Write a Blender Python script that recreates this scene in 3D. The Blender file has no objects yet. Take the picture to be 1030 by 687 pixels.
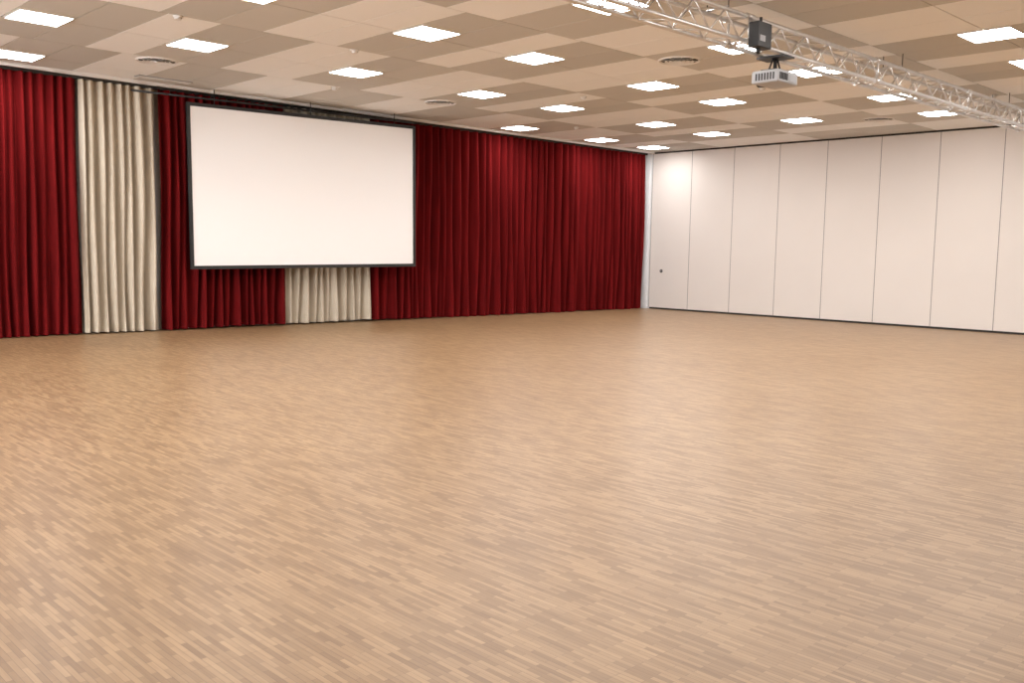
import bpy, bmesh, math, random
from mathutils import Vector, Matrix
random.seed(7)
scene = bpy.context.scene
COL = scene.collection
H = 4.2          # ceiling height
CAMH = 1.5
YC = 16.0        # curtain line
XR = 20.4        # partition face
XL, YB = -6.0, -9.0

# ------------------------------------------------------------------ materials
def mat(name, col, rough=0.6, metal=0.0, emit=None, strength=0, sheen=0, spec=0.5):
    m = bpy.data.materials.new(name); m.use_nodes = True
    b = m.node_tree.nodes['Principled BSDF']
    b.inputs['Base Color'].default_value = (*col, 1)
    b.inputs['Roughness'].default_value = rough
    b.inputs['Metallic'].default_value = metal
    b.inputs['Specular IOR Level'].default_value = spec
    if sheen:
        b.inputs['Sheen Weight'].default_value = sheen
    if emit:
        b.inputs['Emission Color'].default_value = (*emit, 1)
        b.inputs['Emission Strength'].default_value = strength
    return m

def vary(m, col1, col2, scale=(1,1,1), nscale=3, detail=3, bump=0.0, bscale=200):
    nt = m.node_tree; N = nt.nodes; L = nt.links
    b = N['Principled BSDF']
    tc = N.new('ShaderNodeTexCoord'); mp = N.new('ShaderNodeMapping')
    mp.inputs['Scale'].default_value = scale
    L.new(tc.outputs['Object'], mp.inputs['Vector'])
    n = N.new('ShaderNodeTexNoise'); n.inputs['Scale'].default_value = nscale; n.inputs['Detail'].default_value = detail
    L.new(mp.outputs[0], n.inputs['Vector'])
    r = N.new('ShaderNodeValToRGB')
    r.color_ramp.elements[0].position = .3; r.color_ramp.elements[0].color = (*col1,1)
    r.color_ramp.elements[1].position = .7; r.color_ramp.elements[1].color = (*col2,1)
    L.new(n.outputs['Fac'], r.inputs['Fac']); L.new(r.outputs[0], b.inputs['Base Color'])
    if bump:
        n2 = N.new('ShaderNodeTexNoise'); n2.inputs['Scale'].default_value = bscale
        L.new(tc.outputs['Object'], n2.inputs['Vector'])
        bp = N.new('ShaderNodeBump'); bp.inputs['Strength'].default_value = bump; bp.inputs['Distance'].default_value = .003
        L.new(n2.outputs['Fac'], bp.inputs['Height']); L.new(bp.outputs[0], b.inputs['Normal'])
    return m

def island_vary(m, c1, c2, rough=.8):
    nt = m.node_tree; N = nt.nodes; L = nt.links; b = N['Principled BSDF']
    g = N.new('ShaderNodeNewGeometry'); r = N.new('ShaderNodeValToRGB')
    r.color_ramp.elements[0].color = (*c1,1); r.color_ramp.elements[1].color = (*c2,1)
    L.new(g.outputs['Random Per Island'], r.inputs['Fac'])
    L.new(r.outputs[0], b.inputs['Base Color'])
    return m

M_red   = vary(mat('red_velvet', (.3,.01,.02), .9, spec=.1), (.105,.0040,.0048), (.175,.0072,.0085), (6,6,.4), 2, 4, .15, 350)
M_cream = vary(mat('cream_fabric', (.7,.6,.45), .9, sheen=.03, spec=.15), (.52,.455,.36), (.62,.55,.45), (6,6,.4), 2, 4, .15, 350)
M_tileC = island_vary(mat('ceiling_tile_cream', (.8,.7,.55), .9, spec=.2), (.92,.93,.925), (.95,.955,.95))
M_tileT = island_vary(mat('ceiling_tile_tan', (.4,.3,.2), .9, spec=.2), (.59,.575,.54), (.65,.63,.59))
M_seam  = mat('ceiling_seam', (.42,.39,.36), .9)
M_light = mat('light_diffuser', (1,1,1), .5, emit=(1,.985,.97), strength=32)
M_white = vary(mat('white_metal', (.8,.8,.78), .4), (.78,.77,.75), (.82,.81,.79))
M_jamb  = vary(mat('white_jamb_daylit', (.9,.9,.9), .5), (.88,.90,.93), (.92,.94,.96))  # bright bluish white paints in the daylight glow of the corner gap
M_proj  = vary(mat('light_grey_plastic', (.5,.5,.5), .45), (.36,.36,.37), (.42,.42,.43))
M_wall  = vary(mat('wall_paint', (.8,.76,.72), .8), (.77,.73,.69), (.81,.77,.73), nscale=.7)
M_panel = vary(mat('partition_laminate', (.8,.74,.7), .7, spec=.2), (.74,.69,.65), (.77,.72,.68), nscale=.6)
M_prof  = mat('aluminium_profile', (.24,.22,.21), .6, .0)
M_black = vary(mat('black_metal', (.015,.015,.015), .5), (.012,.012,.013), (.022,.022,.023))
M_dark  = mat('dark_rubber', (.03,.027,.025), .8)
M_screen= vary(mat('projection_surface', (.93,.92,.92), .9, spec=.1), (.95,.94,.945), (.97,.96,.965), nscale=.5)
M_alu   = vary(mat('truss_aluminium', (.75,.75,.74), .35, .85), (.68,.67,.66), (.8,.79,.78), nscale=8)
M_glass = mat('lens_glass', (.02,.03,.05), .05)
M_grey  = mat('grey_plastic', (.35,.35,.36), .5)

# parquet floor: industrial strips running along world Y
def floor_mat():
    m = bpy.data.materials.new('oak_strip_parquet'); m.use_nodes = True
    nt = m.node_tree; N = nt.nodes; L = nt.links; b = N['Principled BSDF']
    tc = N.new('ShaderNodeTexCoord'); mp = N.new('ShaderNodeMapping')
    mp.inputs['Rotation'].default_value = (0,0,math.radians(90))
    L.new(tc.outputs['Object'], mp.inputs['Vector'])
    def brick(w,h,c1,c2,mort,ms,off=.5):
        k = N.new('ShaderNodeTexBrick'); k.offset=off; k.offset_frequency=2
        k.inputs['Scale'].default_value=1; k.inputs['Brick Width'].default_value=w; k.inputs['Row Height'].default_value=h
        k.inputs['Color1'].default_value=(*c1,1); k.inputs['Color2'].default_value=(*c2,1); k.inputs['Mortar'].default_value=(*mort,1)
        k.inputs['Mortar Size'].default_value=ms; k.inputs['Mortar Smooth'].default_value=.3
        L.new(mp.outputs[0], k.inputs['Vector']); return k
    k1 = brick(.17,.023,(.45,.295,.158),(.275,.165,.080),(.20,.12,.06),.0009,.43)
    k2 = brick(.51,.506,(1,1,1),(.92,.90,.88),(.80,.77,.73),.0016,0)
    def mul(a,bb,f):
        mx = N.new('ShaderNodeMix'); mx.data_type='RGBA'; mx.blend_type='MULTIPLY'; mx.inputs['Factor'].default_value=f
        L.new(a, mx.inputs['A']); L.new(bb, mx.inputs['B']); return mx.outputs['Result']
    c = mul(k1.outputs['Color'], k2.outputs['Color'], .7)
    mg = N.new('ShaderNodeMapping'); mg.inputs['Scale'].default_value=(60,3,1)
    L.new(tc.outputs['Object'], mg.inputs['Vector'])
    ng = N.new('ShaderNodeTexNoise'); ng.inputs['Scale'].default_value=1.5; ng.inputs['Detail'].default_value=6
    L.new(mg.outputs[0], ng.inputs['Vector'])
    rg = N.new('ShaderNodeValToRGB'); rg.color_ramp.elements[0].position=.3; rg.color_ramp.elements[0].color=(.84,.81,.78,1)
    rg.color_ramp.elements[1].position=.65; rg.color_ramp.elements[1].color=(1.0,1.0,1.0,1)
    L.new(ng.outputs['Fac'], rg.inputs['Fac'])
    c = mul(c, rg.outputs[0], .9)
    nl = N.new('ShaderNodeTexNoise'); nl.inputs['Scale'].default_value=.35; nl.inputs['Detail'].default_value=3
    L.new(tc.outputs['Object'], nl.inputs['Vector'])
    rl = N.new('ShaderNodeValToRGB'); rl.color_ramp.elements[0].position=.35; rl.color_ramp.elements[0].color=(.93,.91,.89,1)
    rl.color_ramp.elements[1].position=.65; rl.color_ramp.elements[1].color=(1,1,1,1)
    L.new(nl.outputs['Fac'], rl.inputs['Fac'])
    c = mul(c, rl.outputs[0], 1)
    L.new(c, b.inputs['Base Color'])
    b.inputs['Roughness'].default_value=.38
    b.inputs['Specular IOR Level'].default_value=.5
    return m
M_floor = floor_mat()

# ------------------------------------------------------------------ mesh builder
class MB:
    def __init__(s, name): s.name=name; s.bm=bmesh.new(); s.mats=[]
    def mi(s,m):
        if m not in s.mats: s.mats.append(m)
        return s.mats.index(m)
    def _tag(s, faces, m, smooth=False):
        i=s.mi(m)
        for f in faces: f.material_index=i; f.smooth=smooth
    def box(s, lo, hi, m, bevel=0, M=None):
        lo=Vector(lo); hi=Vector(hi); c=(lo+hi)/2; d=hi-lo
        r=bmesh.ops.create_cube(s.bm, size=1, matrix=Matrix.Translation(c)@Matrix.Diagonal((*d,1)))
        vs=r['verts']
        if bevel:
            es=list({e for v in vs for e in v.link_edges})
            rb=bmesh.ops.bevel(s.bm, geom=es, offset=bevel, segments=3, affect='EDGES', profile=.5)
            vs=list({v for f in rb['faces'] for v in f.verts}|{v for v in vs if v.is_valid})
        fs={f for v in vs for f in v.link_faces}
        if M is not None: bmesh.ops.transform(s.bm, matrix=M, verts=vs)
        s._tag(fs,m)
    def cyl(s,p1,p2,r,m,seg=10,r2=None):
        p1=Vector(p1);p2=Vector(p2);d=p2-p1
        q=d.to_track_quat('Z','Y').to_matrix().to_4x4()
        res=bmesh.ops.create_cone(s.bm,cap_ends=True,segments=seg,radius1=r,radius2=r if r2 is None else r2,depth=d.length,matrix=Matrix.Translation((p1+p2)/2)@q)
        fs={f for v in res['verts'] for f in v.link_faces}
        s._tag(fs,m,True)
        for f in fs:
            if len(f.verts)>4: f.smooth=False
    def quad(s, pts, m):
        vs=[s.bm.verts.new(p) for p in pts]; f=s.bm.faces.new(vs); s._tag([f],m)
    def ring(s, c, r1, r2, z1, z2, m, seg=40):
        a=[];b=[]
        for i in range(seg):
            t=2*math.pi*i/seg
            a.append(s.bm.verts.new((c[0]+r1*math.cos(t),c[1]+r1*math.sin(t),z1)))
            b.append(s.bm.verts.new((c[0]+r2*math.cos(t),c[1]+r2*math.sin(t),z2)))
        fs=[s.bm.faces.new((a[i],a[(i+1)%seg],b[(i+1)%seg],b[i])) for i in range(seg)]
        s._tag(fs,m,True)
    def done(s, loc=None):
        me=bpy.data.meshes.new(s.name); s.bm.to_mesh(me); s.bm.free()
        for m in s.mats: me.materials.append(m)
        o=bpy.data.objects.new(s.name,me); COL.objects.link(o)
        if loc: o.location=loc
        return o

def simple_box(name, lo, hi, m):
    b=MB(name); b.box(lo,hi,m); return b.done()

# ------------------------------------------------------------------ room shell
simple_box('floor', (XL,YB,-.2), (XR+.3,YC+.5,0), M_floor)
simple_box('wall_back', (XL,YC+.3,0), (XR+.3,YC+.5,H+.02), M_wall)
simple_box('wall_right', (XR+.15,YB,0), (XR+.3,YC+.3,H+.02), M_wall)
simple_box('wall_rear', (XL,YB-.15,0), (XR+.3,YB,H+.02), M_wall)
simple_box('wall_left', (XL-.15,YB,0), (XL,4.0,H+.02), M_wall)
# left: unseen window opening, added so world light brightens the ceiling
def added_facade(name, p0, p1):
    b=MB(name)
    lo,hi=p0,p1; n=6; L=hi-lo
    def bx(a0,a1,z0,z1,t=.08):
        b.box((XL-t,a0,z0),(XL,a1,z1),M_white)
    bx(lo,hi,0,.12); bx(lo,hi,3.9,H+.02)
    for i in range(n+1):
        x=lo+L*i/n; bx(max(lo,x-.05),min(hi,x+.05),.12,3.9)
    b.done()
added_facade('added_window_1', 4.0, YC+.3)

# ------------------------------------------------------------------ ceiling
rows=[(15.05,[4.4,14.6,17.35,19.35]),
      (12.35,[1.2,3.88,5.88,8.44,11.05,13.1,15.96,18.0]),
      (9.62,[0.3,2.6,5.1,7.53,9.5,12.3,14.36,17.28]),
      (7.05,[.7,3.2,5.9,8.03,10.76,12.88,15.75,18.0]),
      (4.40,[2.3,4.4,7.2,9.4,12.15,14.2,17.1]),
      (1.65,[3.3,8.2,10.9,13.0,15.9,18.0]),
      (-1.05,[9.5,14.4,17.2]),
      (-3.75,[11,15.9]),
      (-6.45,[])]
def light_y(yc,x):
    if yc==9.62: return 9.52+.028*(x-9.5)
    if yc==7.05: return 7.0+.045*(x-10.76)
    if yc==4.40: return 4.38+.05*(x-12.15)
    return yc
TAN_EXTRA={15.05:[6.7,9.4,11.9],9.62:[19.4],4.40:[-.3,19.2],1.65:[-1.7,.6,5.6],-1.05:[-2.5,-.3,2.5,4.6,7.4,12.3,19.3],-3.75:[-4,-1.7,1.2,3.3,6.1,8.2,13.1,18],
   -6.45:[-4.9,-2.5,-.3,2.5,4.6,7.4,9.5,12.3,14.4,17.2]}
cb=MB('ceiling')
cb.box((XL,YB,H+.012),(XR+.3,YC+.5,H+.15),M_seam)
ys=[r[0] for r in rows]
edges=[YC+.3]+[(ys[i]+ys[i+1])/2 for i in range(len(ys)-1)]+[YB]
g=.006
def tile(x0,x1,y0,y1,m):
    cb.box((x0+g,y0+g,H),(x1-g,y1-g,H+.012),m)
for ri,(yc,ls) in enumerate(rows):
    yt,yb=edges[ri],edges[ri+1]
    xs=XL
    segs=[]
    for l in sorted(ls+TAN_EXTRA.get(yc,[]))+[None]:
        if l is None: segs.append((xs,XR+.15,'C')); break
        a,b_=l-.33,l+1.0
        if a-xs>.05: segs.append((xs,a,'C'))
        segs.append((max(a,xs),b_,'T')); xs=b_
    for (a,b_,k) in segs:
        b_=min(b_,XR+.15)
        if b_-a<.05: continue
        n=max(1,round((b_-a)/.68)); w=(b_-a)/n
        for i in range(n):
            m=M_tileC if k=='C' else M_tileT
            ym=(yt+yb)/2
            tile(a+i*w,a+(i+1)*w,ym,yt,m); tile(a+i*w,a+(i+1)*w,yb,ym,m)
cb.done()

lb=MB('ceiling_light_panel')
s=.295
lb.quad([(-s,-s,-.012),(-s,s,-.012),(s,s,-.012),(s,-s,-.012)],M_light)
f=.305
for lo,hi in [((-f,-f,-.016),(f,-s,0)),((-f,s,-.016),(f,f,0)),((-f,-s,-.016),(-s,s,0)),((s,-s,-.016),(f,s,0))]:
    lb.box(lo,hi,M_white)
first=lb.done()
k=0
for yc,ls in rows:
    for l in ls:
        if k==0: o=first
        else:
            o=bpy.data.objects.new('ceiling_light_panel',first.data); COL.objects.link(o)
        o.location=(l,light_y(yc,l),H); k+=1

def diffuser(x,y,r=.3):
    b=MB('ceiling_air_diffuser')
    b.ring((0,0),r,r*.93,0,-.02,M_white); b.ring((0,0),r*.93,r*.86,-.02,-.004,M_white)
    b.ring((0,0),r*.86,.001,-.003,-.003,M_dark)
    for q in (.68,.48,.28):
        b.ring((0,0),r*q,r*(q-.1),-.022,-.006,M_white)
    b.cyl((0,0,-.03),(0,0,-.001),r*.12,M_white,20)
    for i in range(8):
        t=i*math.pi/4; b.cyl((0,0,-.008),(r*.87*math.cos(t),r*.87*math.sin(t),-.008),.006,M_white,6)
    b.done((x,y,H))
for x,y in [(5.97,13.87),(11.19,13.64),(10.95,8.1),(18.1,8.55),(3.5,8.2),(15.0,3.0)]: diffuser(x,y)
def detector(x,y):
    b=MB('smoke_detector')
    b.cyl((0,0,-.02),(0,0,0),.06,M_white,20); b.cyl((0,0,-.05),(0,0,-.02),.035,M_white,20,.05)
    b.done((x,y,H))
for x,y in [(7.5,11.0),(12.4,11.2),(15.3,14.0),(13.6,8.4),(5.0,11.0),(16.6,5.9),(9.0,13.8)]: detector(x,y)
vb=MB('ceiling_vent_grille')
vb.box((-.45,-.1,-.015),(.45,.1,0),M_grey)
for i in range(7): vb.box((-.43,-.085+i*.025,-.02),(.43,-.075+i*.025,-.012),M_white)
vb.done((6.7,15.3,H))

# ------------------------------------------------------------------ curtains
def curtain(name,x0,x1,m,zb,zt=H-.07,y=YC,wl=.19,amp=.075,seed=0,mix=.0):
    rnd=random.Random(seed)
    n=int((x1-x0)/.0125); nz=22
    a_cur=1; prevk=-1
    phase=rnd.random()*6
    phs=[];amps=[]
    for i in range(n+1):
        kk=int(phase/(2*math.pi))
        if kk!=prevk:
            prevk=kk; pl=wl*rnd.uniform(.65,1.5); a_t=rnd.uniform(.45,1.4)
        a_cur+= (a_t-a_cur)*.25
        phs.append(phase); amps.append(a_cur)
        phase+=2*math.pi*.0125/pl
    s1=rnd.random()*9
    verts=[];faces=[]
    for j in range(nz+1):
        t=j/nz; z=zb+(zt-zb)*t
        for i in range(n+1):
            x=x0+(x1-x0)*i/n
            p=phs[i]; A=amp*amps[i]
            flare=1.15-.4*t**3
            w=math.sin(p+.35*math.sin(z*1.1+x*.9+s1))
            yy=-(abs((w+1)/2)**.6*2-1)*A*flare
            yy+=.03*math.sin(p*.5+z*1.3+s1)*(1.3-t)
            xx=x+.02*math.sin(z*1.3+x*3.1+s1)*(1-t)
            if i==0 or i==n: xx=x
            zz=z
            if j==0: zz+=.008*math.sin(x*2.3+s1)
            verts.append((xx,y+yy,zz))
    W=n+1
    for j in range(nz):
        for i in range(n):
            a=j*W+i; faces.append((a,a+1,a+W+1,a+W))
    me=bpy.data.meshes.new(name); me.from_pydata(verts,[],faces); me.materials.append(m)
    for p in me.polygons: p.use_smooth=True
    o=bpy.data.objects.new(name,me); COL.objects.link(o)
    return o
curtain('red_curtain',-5.9,5.56,M_red,.015,seed=1,wl=.15,amp=.11)
curtain('cream_curtain',5.58,6.84,M_cream,.03,seed=2,wl=.15,amp=.085)
curtain('red_curtain',6.86,9.27,M_red,.03,seed=3,wl=.15,amp=.11)
curtain('cream_curtain',9.29,11.24,M_cream,.04,seed=4,wl=.17,amp=.08)
curtain('red_curtain',11.26,13.1,M_red,.03,seed=5,wl=.16,amp=.11)
curtain('red_curtain',13.12,20.2,M_red,.015,seed=6,wl=.19,amp=.13)

r=MB('curtain_rail')
r.box((XL+.05,YC-.05,H-.07),(XR-.1,YC+.05,H-.002),M_dark)
r.box((XL+.05,YC-.28,H-.05),(XR-.1,YC-.21,H-.002),M_white)
r.done()

# ------------------------------------------------------------------ partition wall
pb=MB('movable_partition_wall')
lines=[15.84,14.57,13.30,12.03,10.80,9.53,8.25,6.97,5.70,4.43,3.16,1.89,.62,-.65,-1.92,-3.19,-4.46,-5.73,-7.0,-8.27]
for i in range(len(lines)-1):
    y1,y0=lines[i],lines[i+1]
    pb.box((XR,y0+.008,.045),(XR+.1,y1-.008,H-.04),M_panel)
    pb.box((XR+.002,y1-.0085,.045),(XR+.09,y1+.0085,H-.04),M_prof)
    pb.box((XR+.012,y0+.01,.0),(XR+.08,y1-.01,.045),M_dark)
pb.box((XR+.03,lines[-1],.0),(XR+.05,lines[0],H-.04),M_dark)
pb.box((XR-.01,lines[-1],H-.035),(XR+.12,lines[0],H-.002),M_dark)
pb.cyl((XR-.012,15.45,1.03),(XR+.01,15.45,1.03),.045,M_black,24)
pb.cyl((XR-.02,15.45,1.03),(XR-.01,15.45,1.03),.02,M_prof,16)
pb.done()
jb=MB('trim_1'); jb.box((XR-.06,15.86,0),(XR+.14,16.28,H-.002),M_jamb,.004); jb.done()  # corner jamb, its tint imitating the daylit gap beside the curtain

# ------------------------------------------------------------------ projection screen
Wd=4.76; Ht=2.85
ang=math.atan2(-.2,4.7); roll=math.radians(.75)
Ms=Matrix.Translation((7.25,15.6,1.08))@Matrix.Rotation(ang,4,'Z')@Matrix.Rotation(-roll,4,'Y')
sb=MB('projection_screen')
bw=.06
sb.box((0.02,0,0.02),(Wd-.02,.012,Ht-.02),M_screen,M=Ms)
sb.box((0.02,.0121,0.02),(Wd-.02,.02,Ht-.02),M_black,M=Ms)
for lo,hi in [((0,-.012,0),(Wd,.03,bw)),((0,-.012,Ht-bw),(Wd,.03,Ht)),((0,-.012,bw),(bw,.03,Ht-bw)),((Wd-bw,-.012,bw),(Wd,.03,Ht-bw))]:
    sb.box(lo,hi,M_black,M=Ms)
for xx in (.5,Wd/2,Wd-.5):
    p=Ms@Vector((xx,.01,Ht)); sb.cyl(p,(p.x,p.y,H-.008),.008,M_black,8)
sb.cyl(Ms@Vector((-.9,.06,Ht+.10)),Ms@Vector((Wd,.06,Ht+.07)),.018,M_black,10)
sb.done()

# ------------------------------------------------------------------ truss
TY,TZ=5.75,3.87; hw=.13
tb=MB('lighting_truss')
tx0,tx1=-3.0,17.8
cor=[(TY-hw,TZ-hw),(TY+hw,TZ-hw),(TY+hw,TZ+hw),(TY-hw,TZ+hw)]
for (y,z) in cor: tb.cyl((tx0,y,z),(tx1,y,z),.024,M_alu,14)
st=.27; nn=int((tx1-tx0)/st); st=(tx1-tx0)/nn
for fi in range(4):
    (ya,za),(yb_,zb_)=cor[fi],cor[(fi+1)%4]
    for i in range(nn):
        xa=tx0+i*st; xb=xa+st
        if (i+fi)%2: tb.cyl((xa,ya,za),(xb,yb_,zb_),.009,M_alu,6)
        else: tb.cyl((xa,yb_,zb_),(xb,ya,za),.009,M_alu,6)
for x in (tx0,tx1,2.8,5.8,8.8,11.8,14.8):
    for fi in range(4):
        (ya,za),(yb_,zb_)=cor[fi],cor[(fi+1)%4]
        tb.cyl((x,ya,za),(x,yb_,zb_),.014,M_alu,8)
    if x not in (tx0,tx1):
        for (y,z) in cor: tb.cyl((x-.07,y,z),(x+.07,y,z),.034,M_alu,14)
for x in (1,4.5,8.4,12.5,16.5):
    for y in (TY-hw,TY+hw): tb.cyl((x,y,TZ+hw),(x,y,H-.008),.006,M_black,6)
    tb.cyl((x,TY-hw,TZ+hw+.03),(x,TY+hw,TZ+hw+.03),.02,M_alu,8)
tb.done()

# projector
pj=MB('ceiling_projector')
px,pz=9.56,3.48
pj.box((px-.21,TY-.17,pz-.07),(px+.21,TY+.17,pz+.07),M_proj,.02)
pj.box((px-.211,TY-.13,pz-.045),(px-.207,TY+.13,pz+.04),M_grey)
for i in range(7): pj.box((px-.216,TY-.12+i*.036,pz-.04),(px-.21,TY-.105+i*.036,pz+.035),M_dark)
for i in range(6): pj.box((px-.18+i*.03,TY-.176,pz-.04),(px-.165+i*.03,TY-.169,pz+.035),M_dark)
pj.box((px+.02,TY-.175,pz-.045),(px+.18,TY-.169,pz+.03),M_grey)
pj.cyl((px+.09,TY+.16,pz),(px+.09,TY+.26,pz),.065,M_black,28,.058)
pj.cyl((px+.09,TY+.255,pz),(px+.09,TY+.263,pz),.047,M_glass,24)
pj.box((px-.13,TY-.1,pz+.07),(px+.13,TY+.1,pz+.09),M_black)
for sx in (-1,1):
    pj.cyl((px+sx*.12,TY,pz+.09),(px+sx*.05,TY,pz+.21),.01,M_black,8)
pj.cyl((px,TY,pz+.09),(px,TY,TZ-hw-.026),.022,M_black,14)
pj.box((px-.12,TY-.17,TZ-hw-.045),(px+.12,TY+.17,TZ-hw-.025),M_black)
pj.done()
# black control unit clamped on the truss
cbx=MB('truss_control_box')
cx=8.86; cy=TY-.16
cbx.box((cx-.13,cy-.13,TZ-.2),(cx+.13,cy-.005,TZ+.06),M_black,.012)
cbx.box((cx-.1,cy-.134,TZ-.14),(cx+.0,cy-.129,TZ-.08),M_grey)
cbx.cyl((cx-.03,cy-.07,TZ-.2),(cx-.03,cy-.07,TZ-.26),.02,M_black,10)
cbx.cyl((cx,cy-.07,TZ+.06),(cx,cy-.07,TZ+.12),.015,M_black,10)
cbx.done()

# ------------------------------------------------------------------ world
w=bpy.data.worlds.new('world'); scene.world=w; w.use_nodes=True
bg=w.node_tree.nodes['Background']; bg.inputs[0].default_value=(.98,.985,1,1); bg.inputs[1].default_value=9.0

# ------------------------------------------------------------------ camera from vanishing points
cxp,cyp=515,343.5
v1=(1499-cxp,270-cyp); v2=(-393-cxp,236-cyp)
f=math.sqrt(-(v1[0]*v2[0]+v1[1]*v2[1]))
ex=Vector((v1[0],v1[1],f)).normalized(); ey=Vector((v2[0],v2[1],f)).normalized(); ez=ex.cross(ey)
right=Vector((ex.x,ey.x,ez.x)); down=Vector((ex.y,ey.y,ez.y)); fwd=Vector((ex.z,ey.z,ez.z))
up=-down; back=-fwd
Mc=Matrix(((right.x,up.x,back.x,0),(right.y,up.y,back.y,0),(right.z,up.z,back.z,CAMH),(0,0,0,1)))
cd=bpy.data.cameras.new('camera'); cam=bpy.data.objects.new('camera',cd); COL.objects.link(cam)
cam.matrix_world=Mc
cd.sensor_width=36; cd.lens=f/1030*36; cd.clip_end=200
scene.camera=cam
scene.view_settings.view_transform='Standard'
scene.view_settings.look='None'
scene.view_settings.exposure=0.06
